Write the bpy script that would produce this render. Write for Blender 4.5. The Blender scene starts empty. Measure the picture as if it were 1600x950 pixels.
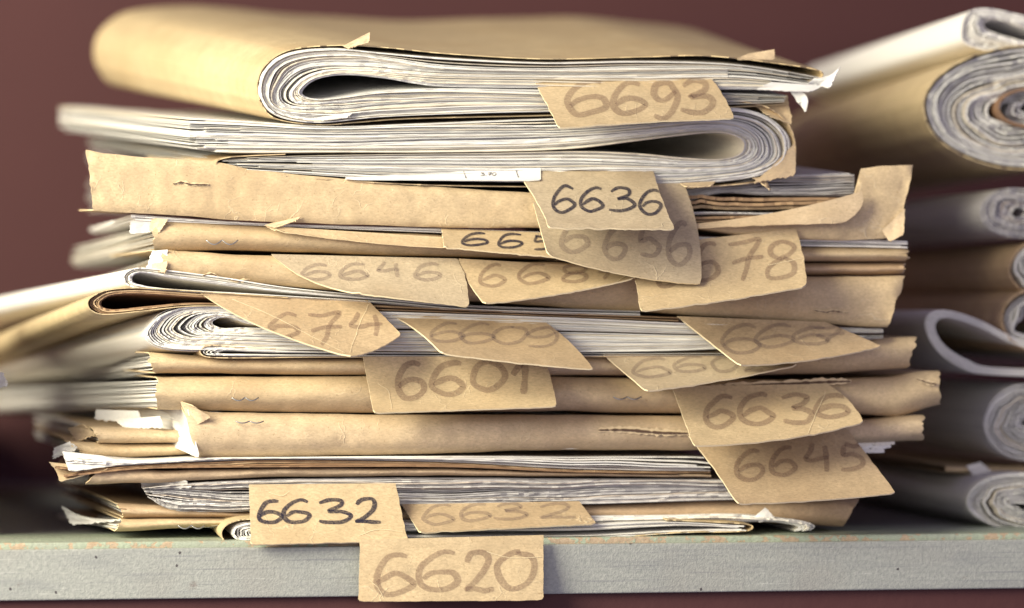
import bpy, math, random
from mathutils import Vector, noise as mnoise
R = math.radians
sc = bpy.context.scene
# ------------------------------------------------------------------ camera, light, exposure
K, D, HY = 0.0002, 1.10, 500.0          # metres per photo pixel at the focal plane, camera distance, horizon row
ZC = 0.0688                             # eye height above the shelf top
T = math.tan(R(9.0))                    # the shelf is turned 9 degrees to the view
cam = bpy.data.cameras.new('camera'); cam_o = bpy.data.objects.new('camera', cam)
sc.collection.objects.link(cam_o); sc.camera = cam_o
cam_o.location = (0, -D, ZC); cam_o.rotation_euler = (R(90), 0, 0)
cam.sensor_width = 36; cam.lens = 36 * D / (1600 * K)
cam.shift_y = (HY - 475) / 1600
cam.clip_start = 0.05; cam.clip_end = 50
cam.dof.use_dof = True; cam.dof.focus_distance = D - 0.014; cam.dof.aperture_fstop = 5.8
cam.dof.aperture_blades = 0
sc.view_settings.view_transform = 'Standard'; sc.view_settings.look = 'None'
sc.view_settings.exposure = 0.0; sc.view_settings.gamma = 1.0
wd = bpy.data.worlds.new('World'); sc.world = wd; wd.use_nodes = True
wd.node_tree.nodes['Background'].inputs[0].default_value = (0.38, 0.33, 0.53, 1)
wd.node_tree.nodes['Background'].inputs[1].default_value = 0.60
def area(name, loc, target, size, power, col):
    l = bpy.data.lights.new(name, 'AREA'); l.shape = 'RECTANGLE'; l.size = size[0]; l.size_y = size[1]
    l.energy = power; l.color = col
    o = bpy.data.objects.new(name, l); sc.collection.objects.link(o); o.location = loc
    o.rotation_euler = (Vector(target) - Vector(loc)).to_track_quat('-Z', 'Y').to_euler()
    return o
area('window_light', (-0.60, -0.50, 0.36), (-0.02, 0.02, 0.06), (0.48, 0.48), 19.0, (1.0, 0.92, 0.70))
area('room_light', (0.1, -1.7, 0.20), (0.0, 0.1, 0.06), (1.3, 0.7), 7.5, (1.0, 0.94, 0.86))
try:
    sc.cycles.use_denoising = True; sc.cycles.max_bounces = 8; sc.cycles.diffuse_bounces = 6
except Exception: pass

# ------------------------------------------------------------------ materials
def rgb(r, g, b): return (r, g, b, 1)
class NT:
    def __init__(s, name):
        s.m = bpy.data.materials.new(name); s.m.use_nodes = True
        s.t = s.m.node_tree; s.b = s.t.nodes['Principled BSDF']; s.out = s.t.nodes['Material Output']
    def n(s, typ, **kw):
        nd = s.t.nodes.new(typ)
        for k, v in kw.items():
            if k.startswith('i_'):
                nd.inputs[k[2:].replace('_', ' ')].default_value = v
            else: setattr(nd, k, v)
        return nd
    def l(s, a, b): s.t.links.new(a, b)
    def coord(s, scale=(1, 1, 1)):
        c = s.n('ShaderNodeTexCoord'); mp = s.n('ShaderNodeMapping'); s.l(c.outputs['Object'], mp.inputs[0])
        mp.inputs['Scale'].default_value = scale; return mp.outputs[0]
    def noise(s, vec, scale, detail=3, rough=.55):
        nd = s.n('ShaderNodeTexNoise'); s.l(vec, nd.inputs['Vector'])
        nd.inputs['Scale'].default_value = scale; nd.inputs['Detail'].default_value = detail
        nd.inputs['Roughness'].default_value = rough; return nd.outputs['Fac']
    def ramp(s, fac, stops):
        nd = s.n('ShaderNodeValToRGB'); s.l(fac, nd.inputs[0])
        e = nd.color_ramp.elements
        while len(e) < len(stops): e.new(.5)
        for k, (p, c) in enumerate(stops):
            e[k].position = p; e[k].color = c if len(c) == 4 else (*c, 1)
        return nd.outputs[0]
    def mix(s, fac, a, b, mode='MIX'):
        nd = s.n('ShaderNodeMix', data_type='RGBA', blend_type=mode)
        for sock, v in ((nd.inputs[0], fac), (nd.inputs[6], a), (nd.inputs[7], b)):
            if hasattr(v, 'is_output'): s.l(v, sock)
            else: sock.default_value = v
        return nd.outputs[2]
    def math(s, op, a, b=0.0):
        nd = s.n('ShaderNodeMath', operation=op)
        for sock, v in ((nd.inputs[0], a), (nd.inputs[1], b)):
            if hasattr(v, 'is_output'): s.l(v, sock)
            else: sock.default_value = v
        return nd.outputs[0]
    def bump(s, h, strength, dist=.0005):
        nd = s.n('ShaderNodeBump'); s.l(h, nd.inputs['Height'])
        nd.inputs['Strength'].default_value = strength; nd.inputs['Distance'].default_value = dist
        s.l(nd.outputs[0], s.b.inputs['Normal'])

def kraft(name, col, light, crease=.6, grain=.26, sheen=.12):
    """packing paper: fibres, soft mottling, pale broken crease lines, faint stains"""
    k = NT(name); v = k.coord(); vx = k.coord((.45, 1, 1))
    fib = k.noise(vx, 1700, 4, .75); mot = k.noise(v, 170, 4, .6); big = k.noise(v, 28, 3)
    base = k.mix(k.ramp(mot, [(.3, (0, 0, 0)), (.72, (1, 1, 1))]), rgb(*[c * .86 for c in col]), rgb(*[min(1, c * 1.10) for c in col]))
    base = k.mix(k.math('MULTIPLY', k.ramp(big, [(.46, (0, 0, 0)), (.68, (1, 1, 1))]), .45), base, rgb(col[0] * .78, col[1] * .70, col[2] * .62))
    base = k.mix(k.math('MULTIPLY', k.ramp(fib, [(.35, (1, 1, 1)), (.62, (0, 0, 0))]), grain * 2.4), base, rgb(*[c * .62 for c in col]))
    specks = k.noise(v, 1500, 1); base = k.mix(k.math('MULTIPLY', k.ramp(specks, [(.70, (0, 0, 0)), (.74, (1, 1, 1))]), .55), base, rgb(col[0] * .45, col[1] * .38, col[2] * .3))
    # crease lines
    wob = k.n('ShaderNodeTexNoise'); k.l(v, wob.inputs['Vector']); wob.inputs['Scale'].default_value = 130; wob.inputs['Detail'].default_value = 3
    add = k.n('ShaderNodeMix', data_type='RGBA', blend_type='ADD'); add.inputs[0].default_value = .007
    k.l(v, add.inputs[6]); k.l(wob.outputs['Color'], add.inputs[7])
    vo = k.n('ShaderNodeTexVoronoi', feature='DISTANCE_TO_EDGE'); k.l(add.outputs[2], vo.inputs['Vector']); vo.inputs['Scale'].default_value = 62
    line = k.ramp(vo.outputs['Distance'], [(.0, (1, 1, 1)), (.016, (0, 0, 0))])
    msk = k.ramp(k.noise(v, 48, 2), [(.55, (0, 0, 0)), (.74, (1, 1, 1))])
    vo2 = k.n('ShaderNodeTexVoronoi', feature='DISTANCE_TO_EDGE'); k.l(add.outputs[2], vo2.inputs['Vector']); vo2.inputs['Scale'].default_value = 170
    line2 = k.math('MULTIPLY', k.ramp(vo2.outputs['Distance'], [(.0, (.5,) * 3), (.03, (0, 0, 0))]), k.ramp(k.noise(k.coord((1.3, 1.3, 1.3)), 60, 2), [(.54, (0, 0, 0)), (.66, (1, 1, 1))]))
    cr = k.math('MAXIMUM', k.math('MULTIPLY', line, msk), line2)
    base = k.mix(k.math('MULTIPLY', cr, crease), base, rgb(*light))
    k.l(base, k.b.inputs['Base Color']); k.b.inputs['Roughness'].default_value = .62
    k.b.inputs['Specular IOR Level'].default_value = sheen * 2
    h = k.math('ADD', k.math('MULTIPLY', fib, .5), k.math('ADD', k.math('MULTIPLY', k.noise(v, 420, 3), .45), k.math('MULTIPLY', cr, 1.6)))
    k.bump(h, .38, .00035)
    return k.m
def paper(name, dark, light, warm, edge=.2):
    """sheets of office paper; every sheet has its own shade, a few are yellowed"""
    k = NT(name); g = k.n('ShaderNodeNewGeometry'); rnd = g.outputs['Random Per Island']
    v = k.coord((.035, 1, 1)); st = k.noise(v, 1400, 3, .65)
    base = k.mix(rnd, rgb(*dark), rgb(*light))
    sel = k.math('GREATER_THAN', k.math('FRACT', k.math('MULTIPLY', rnd, 17.3)), .80)
    base = k.mix(k.math('MULTIPLY', sel, .75), base, rgb(*warm))
    base = k.mix(k.math('MULTIPLY', k.ramp(st, [(.38, (1, 1, 1)), (.6, (0, 0, 0))]), edge), base, rgb(*[c * .6 for c in dark]))
    k.l(base, k.b.inputs['Base Color']); k.b.inputs['Roughness'].default_value = .7
    k.b.inputs['Specular IOR Level'].default_value = .2
    k.bump(k.math('ADD', k.noise(k.coord(), 260, 3), k.math('MULTIPLY', st, .4)), .25, .0004)
    return k.m
def ink(name, col, amount):
    k = NT(name); v = k.coord(); k.b.inputs['Base Color'].default_value = rgb(*col); k.b.inputs['Roughness'].default_value = .7
    k.b.inputs['Specular IOR Level'].default_value = .1
    tr = k.n('ShaderNodeBsdfTransparent'); mx = k.n('ShaderNodeMixShader')
    f = k.math('MULTIPLY', k.ramp(k.noise(v, 1700, 3, .7), [(.28, (.40,) * 3), (.6, (1, 1, 1))]), amount)
    f = k.math('MULTIPLY', f, k.ramp(k.noise(v, 190, 2), [(.3, (.78,) * 3), (.65, (1, 1, 1))]))
    k.l(f, mx.inputs[0]); k.l(tr.outputs[0], mx.inputs[1]); k.l(k.b.outputs[0], mx.inputs[2]); k.l(mx.outputs[0], k.out.inputs[0])
    return k.m
def flat(name, col, rough=.6, metal=0):
    k = NT(name); v = k.coord(); n = k.noise(v, 900, 3)
    k.l(k.mix(n, rgb(*[c * .8 for c in col]), rgb(*[min(1, c * 1.15) for c in col])), k.b.inputs['Base Color'])
    k.b.inputs['Roughness'].default_value = rough; k.b.inputs['Metallic'].default_value = metal
    return k.m
KL = (.80, .70, .50)
M = {}
M['kraft'] = kraft('kraft_paper', (.60, .468, .295), KL)
M['kraft_brown'] = kraft('brown_kraft_paper', (.55, .405, .265), (.66, .52, .36))
M['kraft_pale'] = kraft('pale_kraft_paper', (.61, .48, .32), KL, .45)
M['kraft_smooth'] = kraft('smooth_kraft_paper', (.60, .48, .29), KL, .12, .16)
M['kraft_grey'] = kraft('greyed_kraft_paper', (.51, .39, .27), KL, .35)
M['card'] = kraft('tag_card', (.58, .455, .285), KL, .35, .30)
M['card_grey'] = kraft('faded_tag_card', (.51, .42, .295), KL, .30, .30)
M['card_tan'] = kraft('browned_tag_card', (.52, .395, .25), KL, .35, .32)
M['card_edge'] = flat('tag_card_edge', (.74, .63, .42), .8)
M['kraft_edge'] = flat('torn_kraft_edge', (.68, .54, .34), .8)
M['paper'] = paper('white_paper', (.60, .60, .59), (.80, .795, .77), (.68, .60, .46))
M['paper_old'] = paper('yellowed_paper', (.54, .52, .47), (.74, .715, .65), (.60, .50, .36), .45)
M['paper_grey'] = paper('grey_paper', (.46, .45, .455), (.66, .645, .64), (.55, .46, .38), .4)
M['paper_clean'] = paper('clean_white_paper', (.72, .715, .70), (.82, .81, .79), (.78, .74, .66), .08)
M['kraft_sheets'] = paper('brown_sheets', (.22, .125, .075), (.52, .36, .21), (.60, .45, .28), .3)
M['ink_brown'] = ink('faded_brown_ink', (.22, .14, .11), .44)
M['ink_pale'] = ink('pale_grey_ink', (.22, .165, .15), .38)
M['ink_dark'] = ink('dark_blue_ink', (.030, .028, .050), .92)
M['wire'] = flat('steel_wire', (.42, .42, .42), .35, .9)
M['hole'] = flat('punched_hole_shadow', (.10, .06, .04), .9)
def rail_paint():
    k = NT('grey_hammered_paint'); v = k.coord(); vx = k.coord((.12, 1, 1))
    a = k.noise(v, 850, 4, .65); b = k.noise(vx, 240, 4, .6); c = k.noise(v, 1700, 2)
    base = k.mix(k.ramp(a, [(.33, (0, 0, 0)), (.68, (1, 1, 1))]), rgb(.255, .275, .262), rgb(.37, .385, .365))
    base = k.mix(k.math('MULTIPLY', k.ramp(b, [(.48, (0, 0, 0)), (.68, (1, 1, 1))]), .6), base, rgb(.23, .245, .25))
    scr = k.noise(k.coord((.02, 1, 1.6)), 700, 3, .7); base = k.mix(k.math('MULTIPLY', k.ramp(scr, [(.57, (0, 0, 0)), (.66, (1, 1, 1))]), .75), base, rgb(.20, .21, .225))
    gr = k.noise(v, 34, 4); base = k.mix(k.math('MULTIPLY', k.ramp(gr, [(.5, (0, 0, 0)), (.72, (1, 1, 1))]), .45), base, rgb(.27, .265, .25))
    sx_ = k.n('ShaderNodeSeparateXYZ'); k.l(v, sx_.inputs[0]); cx_ = k.n('ShaderNodeCombineXYZ'); k.l(sx_.outputs[0], cx_.inputs[0]); k.l(sx_.outputs[2], cx_.inputs[1])
    vo = k.n('ShaderNodeTexVoronoi', voronoi_dimensions='2D'); k.l(cx_.outputs[0], vo.inputs['Vector']); vo.inputs['Scale'].default_value = 80
    sc_ = k.n('ShaderNodeSeparateColor'); k.l(vo.outputs['Color'], sc_.inputs[0])
    chip = k.math('MULTIPLY', k.math('LESS_THAN', k.math('ADD', vo.outputs['Distance'], k.math('MULTIPLY', k.math('SUBTRACT', c, .5), .07)), .034), k.math('GREATER_THAN', sc_.outputs[0], .72))
    pl = k.ramp(k.noise(k.coord((.05, 1, 1.4)), 1100, 3, .75), [(.62, (0, 0, 0)), (.70, (1, 1, 1))]); base = k.mix(k.math('MULTIPLY', pl, .5), base, rgb(.58, .60, .57))
    rust = k.math('MULTIPLY', k.ramp(k.noise(k.coord((.6, 1, 1)), 95, 5, .7), [(.66, (0, 0, 0)), (.71, (1, 1, 1))]), .7); base = k.mix(rust, base, rgb(.19, .17, .16))
    base = k.mix(chip, base, rgb(.06, .055, .06))
    k.l(base, k.b.inputs['Base Color']); k.b.inputs['Roughness'].default_value = .42; k.b.inputs['Specular IOR Level'].default_value = .45
    k.bump(k.math('ADD', a, k.math('ADD', k.math('MULTIPLY', c, .35), k.math('MULTIPLY', b, .6))), .34, .0006)
    return k.m
def board_paint():
    k = NT('chipped_green_paint'); v = k.coord(); vd = k.coord((1, .35, 1))
    a = k.noise(v, 330, 4, .65); br = k.noise(vd, 700, 4, .7); lo = k.noise(v, 60, 3)
    base = k.mix(br, rgb(.22, .275, .21), rgb(.42, .48, .38))
    base = k.mix(k.math('MULTIPLY', k.ramp(lo, [(.45, (0, 0, 0)), (.7, (1, 1, 1))]), .5), base, rgb(.30, .31, .28))
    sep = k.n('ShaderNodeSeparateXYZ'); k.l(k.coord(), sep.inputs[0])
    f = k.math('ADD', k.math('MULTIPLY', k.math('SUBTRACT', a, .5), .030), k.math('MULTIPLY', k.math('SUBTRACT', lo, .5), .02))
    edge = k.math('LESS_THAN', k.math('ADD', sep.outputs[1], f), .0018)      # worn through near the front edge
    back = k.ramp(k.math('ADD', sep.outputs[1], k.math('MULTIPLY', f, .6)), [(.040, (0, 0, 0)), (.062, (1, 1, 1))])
    base = k.mix(back, base, k.mix(br, rgb(.11, .115, .13), rgb(.17, .175, .19)))     # shade on the shelf top painted in as dark slate behind the green
    wood = k.mix(k.noise(v, 900, 3), rgb(.28, .20, .13), rgb(.52, .42, .31))
    base = k.mix(edge, base, wood)
    k.l(base, k.b.inputs['Base Color']); k.b.inputs['Roughness'].default_value = .6
    k.bump(k.math('ADD', br, k.math('MULTIPLY', edge, -.8)), .6, .0006)
    return k.m
def wall_paint():
    k = NT('maroon_wall_paint'); v = k.coord()
    k.l(k.mix(k.noise(v, 6, 4), rgb(.050, .0140, .0160), rgb(.082, .024, .025)), k.b.inputs['Base Color'])
    k.b.inputs['Roughness'].default_value = .8; k.bump(k.noise(v, 250, 3), .2, .001)
    return k.m
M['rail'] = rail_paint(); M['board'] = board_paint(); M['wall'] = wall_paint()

# ------------------------------------------------------------------ helpers
def F(px, py, Y0=0.0):
    """photo position -> point on the stack's front plane (turned 9 degrees), Y0 metres behind it"""
    u = (px - 800) * K
    x = u * (D + Y0) / D / (1 - u * T / D)
    s = (D + Y0 + x * T) / D
    return Vector((x, Y0 + x * T, ZC - (py - HY) * K * s))
def nz(*a):
    return mnoise.noise(Vector(a))
def cat(pts, n):
    """n samples of a Catmull-Rom curve through pts"""
    out = []; m = len(pts) - 1
    for i in range(n):
        t = i / (n - 1) * m; k = min(int(t), m - 1); f = t - k
        p0 = pts[max(k - 1, 0)]; p1 = pts[k]; p2 = pts[k + 1]; p3 = pts[min(k + 2, m)]
        out.append(tuple(.5 * (2 * b + (c - a) * f + (2 * a - 5 * b + 4 * c - d) * f * f + (3 * b - a - 3 * c + d) * f ** 3)
                         for a, b, c, d in zip(p0, p1, p2, p3)))
    return out
def fx(pts, x):
    """piecewise smooth y(x)"""
    if x <= pts[0][0]: return pts[0][1]
    for (a, ya), (b, yb) in zip(pts, pts[1:]):
        if x <= b:
            f = (x - a) / (b - a); f = f * f * (3 - 2 * f) * .5 + f * .5
            return ya + (yb - ya) * f
    return pts[-1][1]
def link(name, verts, faces, mats, parent, mi=None, smooth=None):
    me = bpy.data.meshes.new(name)
    org = parent.location if parent is not None else Vector((0, 0, 0))
    me.from_pydata([tuple(Vector(v) - org) for v in verts], [], faces)
    for m in (mats if isinstance(mats, (list, tuple)) else [mats]): me.materials.append(m)
    if mi: me.polygons.foreach_set('material_index', mi)
    if smooth is not None: me.polygons.foreach_set('use_smooth', smooth)
    me.update()
    o = bpy.data.objects.new(name, me); sc.collection.objects.link(o)
    if parent is not None: o.parent = parent
    return o
def thing(name, label, catg, at, group=None):
    o = bpy.data.objects.new(name, None); sc.collection.objects.link(o)
    o.empty_display_size = .02; o.location = at
    o['label'] = label; o['category'] = catg
    if group: o['group'] = group
    bpy.context.view_layer.update()
    return o
def smoothnoise(seed, s, freq): return nz(s * freq, seed * 7.13 + 1.7, seed * .37)

def sheets(parent, mat, A, B, n, Y0=0., depth=.2, sx=-.158, sz=0., zs=1., xs=1., rA=None, rB=None, thick=1.1, fill=.94, hf=.8, jit=.0013,
           rag=0., ej=(0, 0), gaps=(), var=.7, seed=1, ns=72, rows=(0, .03, .35, 1), name='pages', drop=0., curl=0.):
    """a family of n paper sheets filling the band between front curves A and B (photo px), run back by depth"""
    rng = random.Random(seed)
    a = cat(A, ns); b = cat(B, ns)
    W = []                                       # spacing weights -> positions
    for i in range(n):
        row = []
        for k in range(ns):
            s = k / (ns - 1)
            w = math.exp(var * 1.6 * smoothnoise(seed * 31 + i, s, 5.) + var * hf * smoothnoise(seed * 57 + i, s, 17.))
            if n > 4: w *= math.exp(var * 1.7 * nz(s * 3.5 + 3, i * 4.5 / n + .37, seed * 1.7) + var * .9 * nz(s * 11, i * 9. / n + .61, seed * 2.3))   # neighbouring sheets bunch and part together
            for (fr, s0, wd_, amp) in gaps:
                if abs(i - fr * n) < .5: w += amp * math.exp(-((s - s0) / wd_) ** 2) * n * .1
            row.append(w)
        W.append(row)
    tot = [sum(W[i][k] for i in range(n)) for k in range(ns)]
    acc = [0.] * ns
    verts, faces, sm = [], [], []
    cxy = (sum(p[0] for p in a + b) / (2 * ns), sum(p[1] for p in a + b) / (2 * ns))
    C = F(*cxy, Y0)
    for i in range(n):
        pos = []
        for k in range(ns):
            t = (acc[k] + W[i][k] * .5) / tot[k] if n > 1 else .5
            acc[k] += W[i][k]
            gap = math.hypot(b[k][0] - a[k][0], b[k][1] - a[k][1]) * W[i][k] / tot[k]
            pos.append((a[k][0] + (b[k][0] - a[k][0]) * t, a[k][1] + (b[k][1] - a[k][1]) * t, t, thick if n == 1 else min(gap * fill, thick * 1.5)))
        lo = int(rng.random() ** 2 * ej[0] / 100. * ns); hi = ns - int(rng.random() ** 2 * ej[1] / 100. * ns)
        pos = pos[lo:hi]; m = len(pos)
        if m < 4: continue
        yj = rng.uniform(-1, 1) * jit; tf = rng.uniform(.68, 1.08) if n > 1 else 1.
        P = [[], []]
        for k in range(m):
            p0 = pos[max(k - 1, 0)]; p1 = pos[min(k + 1, m - 1)]
            dx, dy = p1[0] - p0[0], p1[1] - p0[1]; L = math.hypot(dx, dy) or 1
            nx, ny = -dy / L, dx / L
            x, y, t, th = pos[k]; th *= tf
            yo = Y0 + yj + (.0005 * nz(x * .16, y * .3 + i * 4.7, seed + 2) if n > 1 else 0) + (rag * (nz(x * .05, y * .05 + i * 9, seed) * .7 + nz(x * .22, y * .2, seed + i) * .45) if rag else
                            jit * .35 * nz(x * .06, i * 5.1, seed))
            for q, sg in ((0, -.5), (1, .5)):
                f0 = F(x + nx * th * sg, y + ny * th * sg, yo)
                col = []
                for r in rows:
                    d = depth * r
                    v = f0 + Vector((sx * d, d, sz * d - drop * r * r))
                    if rA is not None: v.z += (rA + (rB - rA) * t) * d
                    v.x += (f0.x - C.x) * (xs - 1) * r; v.z += (f0.z - C.z) * (zs - 1) * r
                    if r > .2: v.z += .0006 * r * nz(x * .01, i * 2.3, seed + r * 3)
                    col.append(v)
                P[q].append(col)
        nr = len(rows)
        for q in (0, 1):                          # the two faces of the sheet
            o = len(verts)
            for k in range(m): verts += P[q][k]
            for k in range(m - 1):
                for r in range(nr - 1):
                    e = (o + k * nr + r, o + (k + 1) * nr + r, o + (k + 1) * nr + r + 1, o + k * nr + r + 1)
                    faces.append(e if q else e[::-1]); sm.append(True)
        o = len(verts)                            # the cut front edge
        for k in range(m): verts += [P[0][k][0], P[1][k][0]]
        for k in range(m - 1):
            faces.append((o + 2 * k, o + 2 * k + 2, o + 2 * k + 3, o + 2 * k + 1)); sm.append(False)
        for k in (0, m - 1):                      # the two end edges
            o = len(verts)
            for r in range(nr): verts += [P[0][k][r], P[1][k][r]]
            for r in range(nr - 1):
                faces.append((o + 2 * r, o + 2 * r + 1, o + 2 * r + 3, o + 2 * r + 2)); sm.append(False)
    return link(name, verts, faces, mat, parent, smooth=sm)

def finish(o, t, off=-1.):
    s = o.modifiers.new('Solidify', 'SOLIDIFY'); s.thickness = t; s.offset = off; s.material_offset_rim = 1; s.use_even_offset = False
    e = o.modifiers.new('EdgeSplit', 'EDGE_SPLIT'); e.split_angle = R(50)

def spine(parent, mat, top, bot, Y0=0., depth=.12, sx=-.25, rt=0., rb=0., rnd=.004, p=2.6, rag=(3, 3), xr=(0, 0), xl=(0, 0), seed=1,
          crumple=.0004, nx=110, nf=13, lid=True, name='cover', thick=.0004, base=True):
    """folded spine of a paper folder: face between the curves top(x), bot(x), the covers running back from it"""
    x0, x1 = top[0][0], top[-1][0]
    verts, faces = [], []; rowsn = 0
    for i in range(nx):
        t = i / (nx - 1); t = .5 - .5 * math.cos(math.pi * t) if i in (0, nx - 1) else t
        row = []
        x = x0 + (x1 - x0) * t
        yt, yb = fx(top, x), fx(bot, x)
        def pt(f, dback, up):
            xx = x + (xr[0] + (xr[1] - xr[0]) * f) * t ** 3 + (xl[0] + (xl[1] - xl[0]) * f) * (1 - t) ** 3
            fl = math.exp(-i / 2.2); fr = math.exp(-(nx - 1 - i) / 2.2)
            sA = f * 6 + dback * 160
            xx += fl * rag[0] * (nz(sA, seed, 3.3) * 1.2 + nz(sA * 3.1, seed, 8.3) * .8) + fr * rag[1] * (nz(sA, seed, 5.3) * 1.2 + nz(sA * 3.1, seed, 1.3) * .8)
            e = abs(2 * f - 1)
            dy = rnd * (e ** p) + dback
            cr = crumple * (nz(x * .012, f * 1.4, seed) + .55 * nz(x * .05, f * 3, seed + 9) + .12 * nz(x * .16, f * 7, seed + 4))
            cr += .0016 * (fl + fr) * nz(f * 5, x * .1, seed + 2)
            py = yt + (yb - yt) * f + (fl + fr) * 1.5 * nz(x * .2, f * 4, seed + 6) + 1.3 * nz(x * .018, f * .5, seed + 12)
            v = F(xx, py, Y0 + rnd * e ** p + cr)
            return v + Vector((sx * dback, dback, up * dback))
        if lid:
            for r in (1, .5, .2, .06): row.append(pt(0, depth * r, rt))
        for k in range(nf): row.append(pt(k / (nf - 1), 0, 0))
        if base:
            for r in (.06, .2, .5, 1): row.append(pt(1, depth * r, rb))
        rowsn = len(row); verts += row
    for i in range(nx - 1):
        for r in range(rowsn - 1):
            a = i * rowsn + r
            faces.append((a, a + 1, a + rowsn + 1, a + rowsn))
    o = link(name, verts, faces, [mat, M['kraft_edge']], parent, smooth=[True] * len(faces))
    finish(o, thick)
    return o

class Patch:
    """bent piece of card or paper given by its photo corners and its own depths"""
    def __init__(s, c, seed=1, bend=1.5, sag=(0, 0), tm=None, bm=None, lm=None, rm=None, rag=1.2, wob=.0005, bow=0.):
        s.c, s.seed, s.bend, s.rag, s.wob, s.bow = c, seed, bend, rag, wob, bow
        s.tm, s.bm, s.lm, s.rm = tm or (0, 0), bm or (0, 0), lm or (0, 0), rm or (0, 0)
    def px(s, u, v):
        (ax, ay, ad), (bx, by, bd), (cx, cy, cd), (dx, dy, dd) = s.c
        q = 4 * u * (1 - u); w = 4 * v * (1 - v)
        x = (ax * (1 - u) + bx * u) * (1 - v) + (dx * (1 - u) + cx * u) * v
        y = (ay * (1 - u) + by * u) * (1 - v) + (dy * (1 - u) + cy * u) * v
        x += q * (s.tm[0] * (1 - v) + s.bm[0] * v) + w * (s.lm[0] * (1 - u) + s.rm[0] * u)
        y += q * (s.tm[1] * (1 - v) + s.bm[1] * v) + w * (s.lm[1] * (1 - u) + s.rm[1] * u)
        return x, y
    def depth(s, u, v):
        (_, _, ad), (_, _, bd), (_, _, cd), (_, _, dd) = s.c
        vb = max(v, 0.) ** s.bend
        d = (ad * (1 - u) + bd * u) * (1 - vb) + (dd * (1 - u) + cd * u) * vb
        return d + s.wob * (nz(u * 2.2, v * 1.6, s.seed) + .35 * nz(u * 6, v * 4, s.seed + 3)) * min(1, v * 3) - s.bow * 4 * u * (1 - u) * v
    def P(s, u, v):
        x, y = s.px(u, v); return F(x, y, s.depth(u, v))
    def N(s, u, v):
        e = .01
        n = (s.P(u + e, v) - s.P(u - e, v)).cross(s.P(u, v + e) - s.P(u, v - e)).normalized()
        to = Vector((0, -D, ZC)) - s.P(u, v)
        return n if n.dot(to) > 0 else -n
    def inv(s, x, y):
        u = v = .5
        for _ in range(14):
            X, Y = s.px(u, v); e = 1e-3
            xu, yu = s.px(u + e, v); xv, yv = s.px(u, v + e)
            a, b, c, d = (xu - X) / e, (xv - X) / e, (yu - Y) / e, (yv - Y) / e
            det = a * d - b * c
            if abs(det) < 1e-6: break
            u += ((x - X) * d - (y - Y) * b) / det; v += ((y - Y) * a - (x - X) * c) / det
        return u, v
    def build(s, parent, mat, name='number_tag', thick=.00045, nu=34, nv=20, edge=None):
        verts, faces = [], []
        for j in range(nv):
            for i in range(nu):
                u, v = i / (nu - 1), j / (nv - 1)
                p = s.P(u, v)
                eu = (1 if i == nu - 1 else -1 if i == 0 else 0); ev = 1 if j == nv - 1 else 0
                if eu: p.x += K * s.rag * eu * (nz(v * 9, s.seed, 2.) + .6 * nz(v * 31, s.seed, 5.))
                if ev: p.z -= K * s.rag * (nz(u * 11, s.seed, 7.) + .6 * nz(u * 37, s.seed, 9.))
                if eu and ev: p += Vector((-eu * K * 2.0, 0, K * 1.6))
                verts.append(p)
        for j in range(nv - 1):
            for i in range(nu - 1):
                a = j * nu + i
                faces.append((a, a + nu, a + nu + 1, a + 1))
        n = s.N(.5, .5)
        f = faces[(nv // 2) * (nu - 1) + nu // 2]; q = [verts[k] for k in f]
        if (q[1] - q[0]).cross(q[2] - q[0]).dot(n) < 0: faces = [g[::-1] for g in faces]
        o = link(name, verts, faces, [mat, edge or M['card_edge']], parent, smooth=[True] * len(faces))
        finish(o, thick)
        s.obj = o
        return o

STROKES = {
    '6': [[(.86, .93), (.62, 1.0), (.33, .86), (.09, .52), (.07, .2), (.33, .0), (.68, .04), (.95, .24), (.86, .43), (.60, .51), (.32, .44), (.11, .27)]],
    '9': [[(.86, .72), (.62, .52), (.28, .50), (.12, .68), (.30, .92), (.62, 1.0), (.86, .84), (.92, .55), (.82, .18), (.52, -.02), (.14, .06)]],
    '3': [[(.08, .84), (.38, 1.0), (.74, .93), (.72, .70), (.34, .52), (.72, .50), (.96, .28), (.74, .05), (.36, .0), (.06, .08)]],
    '2': [[(.12, .74), (.30, .95), (.62, 1.0), (.82, .80), (.66, .50), (.34, .22), (.08, .03)], [(.08, .03), (.4, .06), (.72, .02), (1.0, .03)]],
    '0': [[(.62, 1.0), (.30, .94), (.07, .62), (.12, .22), (.40, .0), (.76, .12), (.96, .50), (.86, .84), (.56, .99)]],
    '1': [[(.08, .58), (.45, .86), (.72, 1.0)], [(.72, 1.0), (.74, .6), (.70, .0)]],
    '4': [[(.34, 1.0), (.22, .74), (.06, .46), (.34, .42), (.66, .47), (.96, .50)], [(.78, .92), (.82, .5), (.84, .02)]],
    '5': [[(.26, .96), (.16, .56), (.50, .62), (.86, .48), (.94, .26), (.66, .04), (.12, .06)], [(.24, .96), (.58, .92), (.95, .97)]],
    '7': [[(.04, .90), (.42, .93), (.90, 1.0), (.66, .58), (.52, .30), (.42, .0)], [(.10, .44), (.5, .52), (.98, .56)]],
    '8': [[(.62, .52), (.22, .62), (.20, .86), (.56, 1.0), (.88, .88), (.80, .66), (.44, .50), (.10, .30), (.14, .06), (.50, -.01), (.90, .16), (.88, .40), (.58, .54)]],
    '.': [[(.4, .0), (.55, .06), (.6, .02)]], '|': [[(.3, 1.), (.5, .5), (.8, .0)]],
}
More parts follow.
